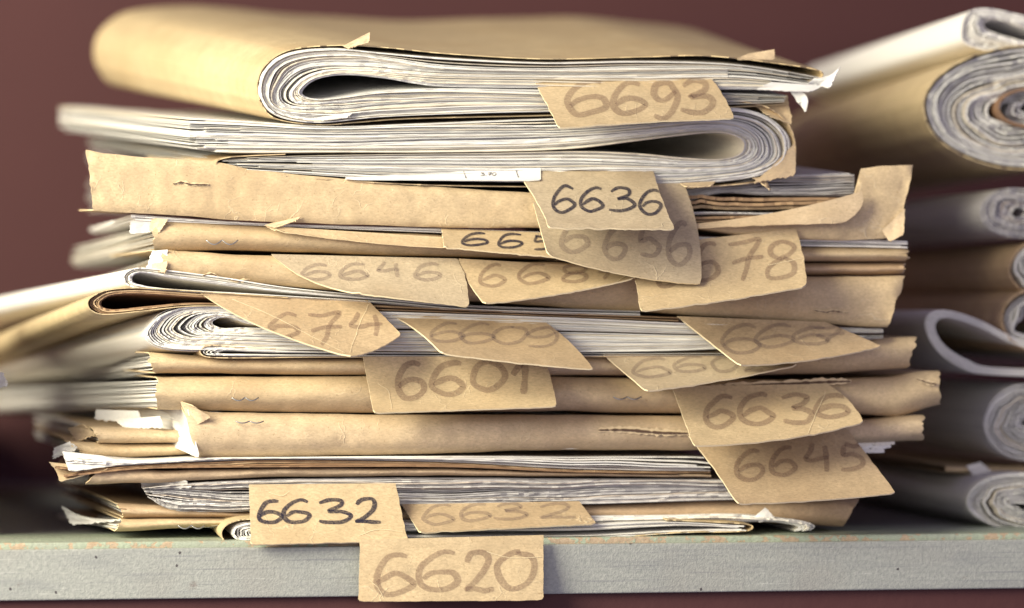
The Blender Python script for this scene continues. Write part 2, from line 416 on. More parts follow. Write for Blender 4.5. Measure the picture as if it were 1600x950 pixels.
def write(patch, items, mat, w=7., lift=.00014, slant=0., name='handwriting', seed=1):
    """digits (character, x0, x1, y0, y1 in photo px) as ink strokes lying on the patch"""
    rng = random.Random(seed); verts, faces = [], []; st = 0
    for ch, x0, x1, y0, y1 in items:
        for stroke in STROKES[ch]:
            pts = [(x0 + (x1 - x0) * (a + rng.uniform(-.05, .05)) + slant * (b - .5) * (y1 - y0), y1 - (y1 - y0) * (b + rng.uniform(-.035, .035))) for a, b in stroke]
            c = cat(pts, max(10, len(pts) * 6)); m = len(c); st += 1
            o = len(verts)
            for k in range(m):
                p0, p1 = c[max(k - 1, 0)], c[min(k + 1, m - 1)]
                dx, dy = p1[0] - p0[0], p1[1] - p0[1]; L = math.hypot(dx, dy) or 1
                f = k / (m - 1)
                hw = w * .5 * (1 + .22 * nz(f * 4, st, seed)) * min(1, .62 + 5 * min(f, 1 - f))
                ang = abs(dy) / L; hw *= .86 + .24 * ang
                for sg in (-1, 1):
                    u, v = patch.inv(c[k][0] - dy / L * hw * sg, c[k][1] + dx / L * hw * sg)
                    u = min(max(u, .004), .996); v = min(max(v, .004), .996)
                    verts.append(patch.P(u, v) + patch.N(u, v) * (lift + st * 4e-6 + k * 3e-7))
            for k in range(m - 1):
                faces.append((o + 2 * k, o + 2 * k + 1, o + 2 * k + 3, o + 2 * k + 2))
    return _child(name, verts, faces, mat, patch.obj)
def _child(name, verts, faces, mat, parent):
    root = parent.parent
    o = link(name, verts, faces, mat, root, smooth=[True] * len(faces)); o.parent = parent
    return o
def tag(parent, corners, digits, number, ink_='ink_brown', w=7., mat='card', slant=0., seed=1, **kw):
    p = Patch(corners, seed=seed, **kw); o = p.build(parent, M[mat])
    o['label'] = 'buff card tag hand-numbered ' + number
    h = write(p, digits, M[ink_], w, slant=slant, seed=seed)
    return p
def creases(patch, lines, w=.7, name='crease', seed=2):
    for ln in lines:
        verts, faces = [], []; c = cat(ln, 24); o = 0
        for k, (x, y) in enumerate(c):
            p0, p1 = c[max(k - 1, 0)], c[min(k + 1, 23)]
            dx, dy = p1[0] - p0[0], p1[1] - p0[1]; L = math.hypot(dx, dy) or 1
            jx = 1.6 * nz(x * .11, y * .11, seed); hw = w * .5 * (.35 + 1.0 * abs(nz(x * .2, y * .2, seed + 4)) + .4)
            for sg in (-1, 1):
                u, v = patch.inv(x + jx - dy / L * hw * sg, y + dx / L * hw * sg)
                u = min(max(u, .004), .996); v = min(max(v, .004), .996)
                verts.append(patch.P(u, v) + patch.N(u, v) * .00022)
        for k in range(23): faces.append((o + 2 * k, o + 2 * k + 1, o + 2 * k + 3, o + 2 * k + 2))
        _child(name, verts, faces, M['card_edge'], patch.obj)
def tube(parent, pts, r, mat, name, n=6):
    verts, faces = [], []; m = len(pts)
    for k in range(m):
        d = (pts[min(k + 1, m - 1)] - pts[max(k - 1, 0)]).normalized()
        s = d.cross(Vector((0, 0, 1))); s = s.normalized() if s.length > 1e-5 else Vector((1, 0, 0)); t = d.cross(s)
        for j in range(n):
            a = 2 * math.pi * j / n; verts.append(pts[k] + (s * math.cos(a) + t * math.sin(a)) * r)
    for k in range(m - 1):
        for j in range(n):
            faces.append((k * n + j, k * n + (j + 1) % n, (k + 1) * n + (j + 1) % n, (k + 1) * n + j))
    faces.append(tuple(range(n))[::-1]); faces.append(tuple((m - 1) * n + j for j in range(n)))
    return link(name, verts, faces, mat, parent, smooth=[True] * len(faces))
def staple(parent, x, y, w=50, dip=8, Y0=-.0006):
    """bent wire stitch showing as two shallow loops"""
    pts = []
    for k in range(25):
        f = k / 24; pts.append(F(x + w * f, y + dip * abs(math.sin(2 * math.pi * f)), Y0 - .0006 * abs(math.sin(2 * math.pi * f))))
    return tube(parent, pts, .00022, M['wire'], 'wire_staple')
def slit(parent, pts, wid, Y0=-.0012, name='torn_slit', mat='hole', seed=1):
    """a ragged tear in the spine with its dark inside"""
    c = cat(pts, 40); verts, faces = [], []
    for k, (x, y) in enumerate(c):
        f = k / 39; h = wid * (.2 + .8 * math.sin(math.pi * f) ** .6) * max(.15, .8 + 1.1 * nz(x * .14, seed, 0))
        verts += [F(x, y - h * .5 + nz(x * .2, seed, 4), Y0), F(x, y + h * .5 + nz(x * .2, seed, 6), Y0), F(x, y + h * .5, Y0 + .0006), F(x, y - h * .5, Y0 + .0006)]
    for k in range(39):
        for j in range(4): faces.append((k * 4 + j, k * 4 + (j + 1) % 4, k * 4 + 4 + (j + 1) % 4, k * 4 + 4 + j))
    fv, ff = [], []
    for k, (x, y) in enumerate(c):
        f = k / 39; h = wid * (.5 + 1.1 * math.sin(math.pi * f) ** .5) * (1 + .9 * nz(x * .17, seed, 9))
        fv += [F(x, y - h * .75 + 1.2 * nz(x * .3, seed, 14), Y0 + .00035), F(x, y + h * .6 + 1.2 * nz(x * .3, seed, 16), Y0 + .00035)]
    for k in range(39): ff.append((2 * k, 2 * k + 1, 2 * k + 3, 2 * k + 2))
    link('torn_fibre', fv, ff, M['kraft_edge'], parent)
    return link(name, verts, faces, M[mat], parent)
def piece(parent, corners, mat, name, seed=1, thick=.0003, nu=18, nv=12, edge=None, **kw):
    p = Patch(corners, seed=seed, **kw); p.build(parent, mat, name, thick, nu, nv, edge or M['kraft_edge']); return p
def ell(cx, cy, rx, ry, a0, a1, n=14, tilt=0., wob=0., sd=0.):
    out = []
    for k in range(n):
        a = R(a0 + (a1 - a0) * k / (n - 1)); w = 1 + wob * nz(math.cos(a) * 1.3, math.sin(a) * 1.3, sd); x, y = rx * w * math.cos(a), -ry * w * math.sin(a)
        out.append((cx + x * math.cos(tilt) - y * math.sin(tilt), cy + x * math.sin(tilt) + y * math.cos(tilt)))
    return out
def base(px, py, Y0=0.): return F(px, py, Y0)
STACK = 'numbered paper files in the tall stack'
ROLLS = 'rolled papers piled right of the stack'

# ------------------------------------------------------------------ setting: wall and shelf
ex = Vector((math.cos(R(9)), math.sin(R(9)), 0)); ey = Vector((-math.sin(R(9)), math.cos(R(9)), 0)); ez = Vector((0, 0, 1))
def slab(parent, name, mat, c, x0, x1, y0, y1, z0, z1, bev=0., rot=True):
    import bmesh
    me = bpy.data.meshes.new(name); bm = bmesh.new()
    vs = [bm.verts.new((x, y, z)) for x in (x0, x1) for y in (y0, y1) for z in (z0, z1)]
    for f in ((0, 1, 3, 2), (4, 6, 7, 5), (0, 4, 5, 1), (2, 3, 7, 6), (0, 2, 6, 4), (1, 5, 7, 3)): bm.faces.new([vs[i] for i in f])
    bmesh.ops.recalc_face_normals(bm, faces=bm.faces[:])
    if bev: bmesh.ops.bevel(bm, geom=bm.edges[:], offset=bev, segments=3, affect='EDGES', profile=.6)
    bm.to_mesh(me); bm.free(); me.materials.append(mat)
    o = bpy.data.objects.new(name, me); sc.collection.objects.link(o)
    if parent: o.parent = parent
    return o
wall = slab(None, 'back_wall', M['wall'], None, -1.6, 1.6, 0, .05, -.9, 1.2)
wall.location = ey * .40; wall.rotation_euler = (0, 0, R(9))
wall['label'] = 'plain maroon wall out of focus behind the shelf'; wall['category'] = 'wall'
E0 = F(800, 848, -.013)
sh = thing('shelf', 'grey metal fronted shelf with chipped green board carrying the papers', 'shelf', Vector((0, -.013, -.03)))
sh.rotation_euler = (0, 0, R(9))
def shelf_part(name, mat, x0, x1, y0, y1, z0, z1, bev): return slab(sh, name, mat, None, x0, x1, y0, y1, z0 + .03, z1 + .03, bev)  # heights above the shelf top
rail_h = (928 - 848) * K
shelf_part('front_rail', M['rail'], -.6, .6, 0, .0021, -rail_h, -.0006, .0006)
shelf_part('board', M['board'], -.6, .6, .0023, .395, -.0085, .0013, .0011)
shelf_part('added_panel', M['wall'], -.6, .6, .0026, .02, -.30, -.0087, .0005)  # added panel, stands in for the wall that the shelf would leave dark

# ------------------------------------------------------------------ the stack, from the top down
# 1 thick folded bundle on top, number 6693
t = thing('paper_bundle', 'thick folded paper bundle in a smooth kraft cover, topmost in the stack, tagged 6693', 'paper bundle', F(850, 190, .1), STACK)
O = [(1285, 122), (1150, 101), (1000, 96), (850, 98), (700, 91), (600, 83), (520, 76), (453, 83), (417, 106), (405, 135), (413, 163), (440, 184), (500, 192), (600, 183), (750, 177), (900, 174), (1050, 168), (1225, 160)]
I = [(1270, 140), (1150, 140), (1000, 139), (850, 138), (700, 136), (650, 131), (600, 122), (540, 117), (495, 124), (473, 142), (480, 152), (505, 155), (540, 151), (600, 142), (700, 138), (900, 141), (1050, 143), (1230, 150)]
sheets(t, M['paper'], O, I, 36, 0, .23, sx=-.24, sz=.127, zs=1.3, xs=1.3, thick=1.25, jit=.0013, ej=(9, 13), seed=3, ns=110, hf=.3,
       gaps=[(.56, .52, .13, 2.6), (.08, .20, .10, 1.6), (.16, .72, .08, .5), (.3, .12, .06, .6), (.80, .80, .06, .7)])
C = [(1262, 127), (1284, 121), (1276, 109), (1200, 97), (1100, 87), (1000, 89), (850, 92), (700, 84), (600, 74), (520, 71), (450, 79), (413, 104), (402, 134), (409, 163), (433, 186), (500, 195), (560, 191), (650, 185), (870, 180), (1050, 172), (1232, 163)]
sheets(t, M['kraft_smooth'], C, C, 1, .0004, .232, sx=-.24, sz=.127, zs=1.3, xs=1.3, thick=1.5, rag=.0026, seed=5, ns=150, rows=(0, .006, .02, .06, .15, .3, .6, 1), name='cover')
piece(t, [(535, 72, .000), (578, 50, -.001), (577, 66, -.002), (545, 75, -.001)], M['kraft_pale'], 'torn_flap', 4, rag=1.5)
piece(t, [(1168, 84, .004), (1210, 77, .002), (1211, 93, .001), (1150, 92, .001)], M['kraft_pale'], 'torn_flap', 6, rag=1.5)
piece(t, [(1060, 68, .10), (1100, 66, .10), (1098, 77, .10), (1050, 78, .10)], M['kraft_pale'], 'torn_flap', 7, rag=2)
piece(t, [(1272, 122, .0), (1312, 104, -.003), (1296, 138, -.004), (1262, 131, -.001)], M['paper'], 'curled_page', 8, bow=-.003, tm=(2, 6), rag=1.5, edge=M['paper_clean'])
piece(t, [(1235, 144, .001), (1262, 158, -.003), (1258, 175, -.002), (1248, 160, .0)], M['paper'], 'curled_page', 9, bow=-.002, tm=(5, -6), rag=1, edge=M['paper_clean'])
piece(t, [(1205, 128, -.001), (1287, 134, -.002), (1268, 143, -.003), (1180, 140, -.001)], M['paper'], 'curled_page', 10, rag=1.5, edge=M['paper_clean'])
piece(t, [(490, 184, -.001), (551, 176, -.0015), (545, 182, -.003), (505, 188, -.002)], M['paper'], 'curled_page', 11, rag=.8, edge=M['paper_clean'])
tag(t, [(832, 122, .0015), (1105, 115, .0015), (1148, 185, -.020), (873, 200, -.022)],
    [('6', 884, 948, 126, 179), ('6', 955, 1009, 129, 177), ('9', 1014, 1060, 129, 183), ('3', 1062, 1117, 127, 177)], '6693', 'ink_brown', 9.5, seed=11, bend=1.3, bm=(0, -2), rm=(3, -2), lm=(2, 2), mat='card')

# 2 bundle folded at the right, number 6636
t = thing('paper_bundle', 'worn bundle of yellowed pages folded at its right end, second from the top, tagged 6636', 'paper bundle', F(800, 285, .1), STACK)
O = [(296, 184), (400, 190), (520, 197), (650, 193), (800, 187), (950, 182), (1060, 176), (1140, 168), (1195, 180), (1228, 206), (1236, 230), (1228, 254), (1190, 274), (1120, 285), (1050, 289), (900, 286), (750, 284), (600, 280), (450, 271), (348, 264)]
I = [(296, 238), (400, 240), (520, 239), (650, 239), (800, 237), (900, 232), (980, 222), (1060, 212), (1120, 207), (1152, 215), (1161, 228), (1152, 242), (1120, 249), (1060, 246), (1000, 240), (900, 236), (750, 239), (600, 241), (450, 244), (348, 248)]
sheets(t, M['paper'], O, I, 38, .001, .2, sx=-.33, sz=.082, zs=.95, thick=1.35, jit=.0014, ej=(5, 8), seed=12, ns=120, hf=.3, rows=(0, .04, .3, .65, 1),
       gaps=[(.12, .44, .10, 1.6), (.30, .47, .11, 1.9), (.44, .5, .11, 1.4), (.06, .24, .05, 1.6)], var=.6)
C = [(1155, 158), (1200, 168), (1233, 196), (1243, 232), (1237, 262), (1200, 281), (1130, 290), (1050, 294), (850, 292), (700, 290), (600, 286), (450, 276), (365, 271), (338, 258), (356, 246), (446, 241)]
sheets(t, M['kraft'], C, C, 1, -.0006, .12, sx=-.28, sz=.06, thick=1.6, rag=.0022, seed=14, ns=130, name='cover', rows=(0, .01, .04, .3, 1))
piece(t, [(1176, 162, .004), (1230, 148, .004), (1238, 194, -.001), (1200, 180, -.001)], M['kraft'], 'torn_flap', 15, rag=3)
piece(t, [(1200, 266, .0), (1243, 222, .0), (1243, 274, -.002), (1176, 286, -.002)], M['kraft_pale'], 'torn_flap', 16, rag=3)
piece(t, [(1062, 286, -.001), (1118, 283, -.001), (1112, 290, -.004), (1072, 292, -.004)], M['kraft_pale'], 'torn_flap', 17, rag=2)
piece(t, [(1175, 278, .0), (1195, 276, .0), (1204, 297, -.003), (1196, 290, -.003)], M['kraft_pale'], 'torn_flap', 18, rag=2)
p = piece(t, [(540, 277, .0005), (845, 262, .0005), (845, 282, -.005), (540, 280, -.001)], M['paper_clean'], 'printed_page', 21, rag=.5, edge=M['paper_clean'])
write(p, [('|', 722, 730, 268, 279), ('3', 750, 757, 270, 275), ('.', 758, 761, 273, 275), ('7', 762, 768, 270, 275), ('0', 769, 775, 270, 275), ('|', 804, 812, 266, 278)], M['ink_dark'], 1.3, name='printed_figures')
tag(t, [(805, 265, .001), (1021, 267, .001), (1055, 358, -.030), (857, 356, -.030)],
    [('6', 861, 899, 292, 332), ('6', 906, 943, 294, 331), ('3', 949, 994, 294, 330), ('6', 998, 1034, 297, 334)], '6636 in dark ink', 'ink_dark', 5.2, seed=22, mat='card_grey', bend=1.0, lm=(9, 6), rag=2.2, rm=(-2, 2))
# its second, darker tag hangs behind
tag(t, [(826, 292, .0), (1068, 286, .0), (1096, 444, -.016), (856, 398, -.016)],
    [('6', 876, 919, 344, 393), ('6', 943, 979, 356, 404), ('5', 996, 1031, 356, 401), ('6', 1042, 1079, 350, 413)], '6656, greyed and hanging behind another tag', 'ink_pale', 8, seed=23, mat='card_grey', bend=1.8, rm=(8, -6), bm=(0, 8))
creases(p, [[(1004, 318), (1040, 322), (1074, 328)], [(905, 398), (950, 404), (985, 420)]])

# 3 folder with the big flat kraft face
t = thing('paper_folder', 'kraft folder with a tall flat front flap torn open at the right', 'paper folder', F(800, 350, .1), STACK)
spine(t, M['kraft'], [(134, 234), (165, 240), (230, 246), (330, 252), (400, 266), (500, 276), (640, 290), (830, 301), (1050, 320), (1085, 352), (1200, 342), (1300, 330), (1330, 318), (1345, 263), (1380, 259), (1427, 258)],
      [(134, 330), (250, 335), (400, 346), (560, 351), (700, 356), (1090, 357), (1200, 372), (1330, 376), (1427, 372)], Y0=-.001, depth=.06, sx=-.2, rb=.03, rnd=.0012, p=6, xl=(0, 12), xr=(0, -26), seed=21, nx=190, nf=17, lid=False, crumple=.0005, rag=(2.5, 2))
sheets(t, M['paper_grey'], [(235, 262), (340, 276), (700, 300), (1000, 298), (1120, 290), (1200, 276), (1335, 270)], [(235, 322), (340, 330), (700, 338), (1000, 330), (1120, 303), (1200, 305), (1335, 306)], 16, .006, .2, sx=-.22, rA=.085, rB=.02, thick=1.3, jit=.0015, ej=(6, 2), seed=23)
sheets(t, M['kraft_sheets'], [(900, 334), (1060, 304), (1150, 307), (1340, 309)], [(900, 352), (1060, 330), (1150, 328), (1340, 326)], 3, .005, .1, thick=3.2, jit=.002, seed=24, name='inner_sheets')
sheets(t, M['paper_grey'], [(900, 340), (1060, 331), (1200, 332), (1330, 330)], [(900, 352), (1060, 337), (1200, 336), (1330, 338)], 3, .0035, .1, thick=1.2, jit=.001, seed=25)
sheets(t, M['kraft_sheets'], [(900, 346), (1060, 339), (1200, 337), (1330, 342)], [(900, 354), (1060, 350), (1200, 344), (1330, 346)], 2, .003, .1, thick=3, jit=.001, seed=26, name='inner_sheets')
piece(t, [(1080, 350, -.002), (1346, 299, -.005), (1316, 350, -.006), (1080, 357, -.003)], M['kraft_pale'], 'torn_strip', 27, tm=(0, 7), bm=(0, -2), rm=(14, 0), rag=1.5, bow=.002)
piece(t, [(1378, 360, -.002), (1414, 326, -.002), (1412, 366, -.005), (1390, 378, -.004)], M['kraft_pale'], 'torn_flap', 28, rag=1.5)
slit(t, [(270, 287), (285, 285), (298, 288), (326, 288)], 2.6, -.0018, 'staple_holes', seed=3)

# 4 folder with a two-loop wire stitch, number 665-
t = thing('paper_folder', 'thin kraft folder with a looped wire stitch, under the flat flapped folder, tagged 665', 'paper folder', F(800, 400, .1), STACK)
sheets(t, M['paper_clean'], [(205, 335), (420, 349), (800, 360), (1100, 370), (1418, 376)], [(205, 344), (420, 353), (800, 368), (1100, 380), (1418, 388)], 4, .004, .16, sx=-.2, thick=1.6, jit=.002, ej=(8, 4), seed=31)
spine(t, M['kraft'], [(240, 342), (410, 353), (600, 364), (850, 373), (1100, 380), (1250, 386), (1418, 388)], [(240, 391), (400, 391), (600, 398), (850, 404), (1100, 405), (1250, 408), (1418, 408)], Y0=.0015, depth=.1, rnd=.004, p=2.2, seed=32, rag=(5, 5))
sheets(t, M['paper_old'], [(248, 346), (600, 369), (1000, 380)], [(248, 388), (600, 394), (1000, 400)], 18, .006, .2, sx=-.26, rA=-.02, rB=-.015, thick=1.7, ej=(7, 2), seed=33)
piece(t, [(238, 340, .003), (262, 343, .001), (248, 364, .001), (232, 360, .004)], M['kraft_pale'], 'torn_flap', 34, rag=2)
piece(t, [(204, 345, .005), (240, 346, .004), (238, 362, .004), (202, 366, .006)], M['paper'], 'loose_page', 35, rag=1.5, edge=M['paper_clean'])
piece(t, [(412, 352, .0), (470, 338, -.002), (464, 344, -.003), (430, 356, -.001)], M['kraft_pale'], 'torn_flap', 36, rag=1.5)
piece(t, [(415, 353, .0), (700, 371, .0), (704, 387, -.006), (430, 360, -.001)], M['kraft'], 'torn_strip', 37, bm=(0, 4))
staple(t, 322, 375, 50, 7)
tag(t, [(690, 357, .0015), (868, 364, .0015), (872, 402, -.010), (694, 386, -.009)], [('6', 720, 763, 364, 384), ('6', 775, 818, 366, 387), ('5', 829, 862, 368, 391)], '665, narrow and half covered', 'ink_dark', 4.2, seed=38, bend=1.1)

# 5 thin folder that shows only at the right
t = thing('paper_folder', 'thin brown folder edge at right, just above the tall right face', 'paper folder', F(1100, 425, .1), STACK)
spine(t, M['kraft_brown'], [(870, 404), (1100, 407), (1250, 411), (1412, 411)], [(870, 408), (1100, 424), (1250, 430), (1414, 428)], Y0=.004, depth=.1, rnd=.004, p=2.2, seed=41, rag=(2, 5), nx=70)

# 6 folder carrying tags 6646, 6687 and 6678
t = thing('paper_folder', 'kraft folder with a tall right face, carrying the tags 6646, 6687 and 6678', 'paper folder', F(800, 480, .1), STACK)
spine(t, M['kraft'], [(256, 391), (400, 399), (600, 405), (850, 410), (1000, 415), (1100, 424), (1250, 433), (1414, 431)], [(256, 429), (350, 436), (500, 452), (720, 470), (1000, 487), (1150, 496), (1285, 505), (1414, 512)], Y0=.0005, depth=.1, rnd=.003, p=3, seed=42, rag=(4, 3), xl=(0, -4), xr=(0, -26), crumple=.0007)
sheets(t, M['paper_old'], [(262, 395), (600, 410), (1000, 420)], [(256, 425), (600, 450), (1000, 480)], 15, .006, .2, sx=-.24, rA=-.035, rB=-.03, thick=1.7, ej=(8, 2), seed=43)
piece(t, [(238, 392, .004), (262, 390, .001), (256, 424, .001), (226, 426, .005)], M['paper'], 'loose_page', 44, rag=2, edge=M['paper_clean'])
piece(t, [(236, 412, .003), (262, 408, -.001), (258, 426, -.002), (238, 424, .002)], M['kraft_pale'], 'torn_flap', 45, rag=3)
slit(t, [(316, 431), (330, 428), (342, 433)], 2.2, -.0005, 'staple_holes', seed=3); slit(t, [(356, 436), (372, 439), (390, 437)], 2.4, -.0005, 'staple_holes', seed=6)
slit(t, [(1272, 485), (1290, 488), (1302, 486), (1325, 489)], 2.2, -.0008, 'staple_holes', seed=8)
tag(t, [(424, 397, .001), (714, 404, .001), (733, 479, -.014), (560, 458, -.012)], [('6', 470, 515, 414, 437), ('6', 530, 575, 412, 437), ('4', 588, 626, 409, 433), ('6', 646, 691, 412, 438)], '6646', 'ink_pale', 6, seed=46, mat='card_grey', lm=(-10, 9), bend=1.4, rm=(4, -6), rag=1.6)
p = tag(t, [(717, 404, .001), (1000, 420, .001), (992, 434, -.010), (757, 474, -.016)], [('6', 750, 789, 413, 448), ('6', 810, 857, 412, 443), ('8', 875, 919, 415, 441), ('7', 932, 962, 414, 436)], '6687', 'ink_brown', 6, seed=47, bm=(0, 5), bend=1.3, lm=(-3, 4))
creases(p, [[(955, 452), (965, 440), (984, 428)]])
p = tag(t, [(985, 386, -.002), (1243, 357, -.002), (1260, 447, -.021), (1001, 486, -.024)], [('6', 1022, 1061, 392, 448), ('6', 1084, 1125, 379, 438), ('7', 1137, 1192, 376, 438), ('8', 1196, 1244, 378, 435)], '6678', 'ink_brown', 7.5, seed=48, bend=1.7, bm=(0, 3), rm=(4, 0), rag=1.8)
creases(p, [[(1200, 415), (1226, 410), (1252, 404)]])

# 7 three folded bundles that run out to the left
t = thing('paper_bundle', 'white folded pages running back to the left, above the brown folded sheets', 'paper bundle', F(300, 450, .1), STACK)
O = [(1000, 486), (735, 477), (600, 464), (450, 449), (350, 433), (265, 422), (218, 418), (198, 424), (193, 436), (206, 448), (262, 454), (400, 462), (600, 474), (735, 486), (1000, 493)]
I = [(1000, 488), (735, 480), (600, 470), (450, 458), (350, 446), (270, 435), (226, 427), (210, 430), (207, 437), (216, 444), (262, 451), (400, 459), (600, 471), (735, 482), (1000, 490)]
sheets(t, M['paper_clean'], O, I, 7, .0005, .32, sx=-.40, sz=-.05, zs=1.3, drop=.002, thick=1.2, jit=.0016, seed=51, ns=100, var=.3, rows=(0, .02, .15, .4, .7, 1))
t = thing('paper_bundle', 'brown kraft sheets folded over with a hollow loop at left, tagged 674', 'paper bundle', F(300, 485, .1), STACK)
O = [(1060, 496), (850, 487), (600, 477), (450, 466), (320, 457), (220, 451), (170, 454), (147, 464), (140, 473), (146, 483), (165, 490), (220, 485), (300, 477), (400, 478), (600, 485), (850, 494), (1060, 502)]
I = [(1060, 498), (850, 491), (600, 481), (450, 473), (320, 466), (230, 460), (180, 461), (162, 468), (158, 475), (163, 481), (182, 484), (230, 479), (300, 473), (400, 476), (600, 483), (850, 492), (1060, 500)]
sheets(t, M['kraft_sheets'], O, I, 6, 0, .32, sx=-.31, sz=-.072, zs=1.5, drop=.003, thick=1.3, jit=.0010, rag=.0005, seed=52, ns=100, var=.35, rows=(0, .02, .15, .4, .7, 1))
C = [(p[0], p[1] + (-1 if k < 8 else 1.2)) for k, p in enumerate(O)]; C[7] = (145, 463); C[8] = (137, 473); C[9] = (143, 485)
sheets(t, M['kraft_smooth'], C[3:14], C[3:14], 1, -.0012, .322, sx=-.31, sz=-.072, zs=1.5, drop=.003, thick=1.3, rag=.0007, seed=53, ns=90, name='cover', rows=(0, .02, .15, .4, .7, 1))
p = tag(t, [(312, 456, .0), (575, 469, .0), (627, 522, -.014), (546, 557, -.024)], [('6', 418, 468, 490, 529), ('7', 479, 537, 488, 541), ('4', 545, 597, 489, 526)], '674 with creases and a turned up left edge', 'ink_brown', 7, seed=54, lm=(-20, 4), bm=(2, 6), bend=1.2, rag=1.6, mat='card_tan')
creases(p, [[(362, 468), (425, 494), (482, 524), (538, 552)], [(576, 476), (562, 505), (554, 530), (546, 552)]])
t = thing('paper_bundle', 'white pages curled into a loose spiral at left, tagged 6609 and 6667', 'paper bundle', F(400, 550, .1), STACK)
O = [(1380, 514), (1100, 506), (900, 497), (700, 490), (500, 484), (380, 479), (300, 479), (255, 491), (233, 511), (229, 525), (246, 540), (290, 546), (380, 546), (500, 547), (700, 549), (900, 550), (1100, 546), (1380, 530)]
I = [(1380, 520), (1100, 522), (900, 517), (700, 514), (500, 512), (400, 508), (365, 497), (345, 496), (333, 502), (335, 508), (350, 513), (375, 512), (400, 512), (500, 515), (700, 517), (900, 519), (1100, 524), (1380, 524)]
sheets(t, M['paper'], O, I, 22, .0005, .32, sx=-.36, sz=-.058, zs=.85, drop=.0, thick=1.35, jit=.0012, ej=(2, 6), seed=55, ns=110, rows=(0, .02, .15, .4, .7, 1),
       gaps=[(.28, .44, .12, 1.2), (.5, .46, .13, 1.9), (.72, .46, .12, 1.0)], var=.35, hf=.12)
O1 = O[4:14]
sheets(t, M['paper_clean'], [(a - (3 if k in (3, 4, 5) else 0), b - (2 if k < 4 else -2)) for k, (a, b) in enumerate(O1)], [(a - (3 if k in (3, 4, 5) else 0), b - (2 if k < 4 else -2)) for k, (a, b) in enumerate(O1)], 1, .0030, .32, sx=-.36, sz=-.058, zs=.85, drop=.0, thick=1.2, rag=.001, seed=56, ns=80, name='outer_page', rows=(0, .02, .15, .4, .7, 1))
tag(t, [(612, 492, .001), (846, 499, .001), (928, 577, -.022), (690, 552, -.022)], [('6', 668, 724, 505, 534), ('6', 714, 775, 506, 536), ('0', 768, 826, 511, 537), ('9', 820, 875, 513, 542)], '6609', 'ink_pale', 5.5, seed=57, bm=(0, 2), lm=(3, -4), rm=(4, -3), mat='card_tan')
tag(t, [(1058, 494, .001), (1290, 503, .001), (1378, 541, -.010), (1156, 571, -.024)], [('6', 1124, 1190, 509, 551), ('6', 1180, 1242, 508, 542), ('6', 1237, 1296, 511, 538), ('7', 1270, 1322, 511, 536)], '6667', 'ink_pale', 6, seed=58, bm=(0, 6), rm=(-8, -4), rag=1.5, mat='card_tan')

# 8 small fold under it
t = thing('paper_bundle', 'small thin fold of white pages in brown cover, tagged 660', 'paper bundle', F(600, 558, .1), STACK)
O = [(1250, 552), (900, 552), (700, 551), (500, 549), (380, 545), (330, 542), (318, 546), (316, 550), (322, 554), (345, 556), (400, 557), (500, 557), (700, 557), (900, 556), (1250, 556)]
I = [(1250, 553), (900, 553), (700, 553), (500, 552), (400, 550), (360, 548), (345, 549), (341, 550), (345, 552), (360, 553), (400, 553), (500, 554), (700, 555), (900, 555), (1250, 555)]
sheets(t, M['paper'], O, I, 5, 0, .2, sx=-.25, thick=.9, jit=.0008, seed=61, ns=80, var=.3)
C = [(700, 549), (500, 547), (380, 543), (330, 540), (315, 545), (313, 551), (321, 557), (345, 559), (400, 559), (500, 558), (700, 558), (900, 557), (1250, 557)]
sheets(t, M['kraft'], C, C, 1, -.0014, .2, sx=-.25, thick=1.5, rag=.0014, seed=62, ns=100, name='cover')
tag(t, [(942, 553, .0005), (1200, 556, .0), (1246, 570, -.012), (1010, 611, -.022)], [('6', 989, 1048, 560, 590), ('6', 1050, 1104, 557, 582), ('0', 1110, 1155, 558, 581), ('2', 1160, 1192, 562, 580)], '660 with a wavy lower edge', 'ink_pale', 5.5, seed=63, bm=(-5, 4), rag=1.4, mat='card_grey')

# 9 folder, mostly in shadow
t = thing('paper_folder', 'kraft folder mostly in shadow, tagged 6601', 'paper folder', F(800, 584, .1), STACK)
spine(t, M['kraft'], [(232, 551), (350, 558), (500, 559), (870, 558), (1100, 549), (1250, 535), (1435, 526)], [(232, 583), (500, 585), (870, 586), (1150, 587), (1300, 584), (1435, 575)], Y0=.0022, depth=.12, rnd=.004, p=2.4, seed=64, rag=(6, 4), xl=(0, 8), xr=(0, -18))
sheets(t, M['paper_clean'], [(238, 556), (600, 562), (1000, 558)], [(240, 582), (600, 583), (1000, 583)], 20, .007, .26, sx=-.26, rA=-.035, rB=-.03, thick=1.7, ej=(8, 2), jit=.002, seed=65)
p = tag(t, [(567, 557, -.001), (850, 557, -.001), (870, 635, -.016), (584, 645, -.018)], [('6', 618, 665, 567, 621), ('6', 673, 727, 566, 617), ('0', 735, 791, 565, 611), ('1', 797, 828, 563, 617)], '6601', 'ink_brown', 9.5, seed=66, bend=1.9, rag=.8, rm=(2, 0))
creases(p, [[(590, 600), (606, 612), (612, 640)]])

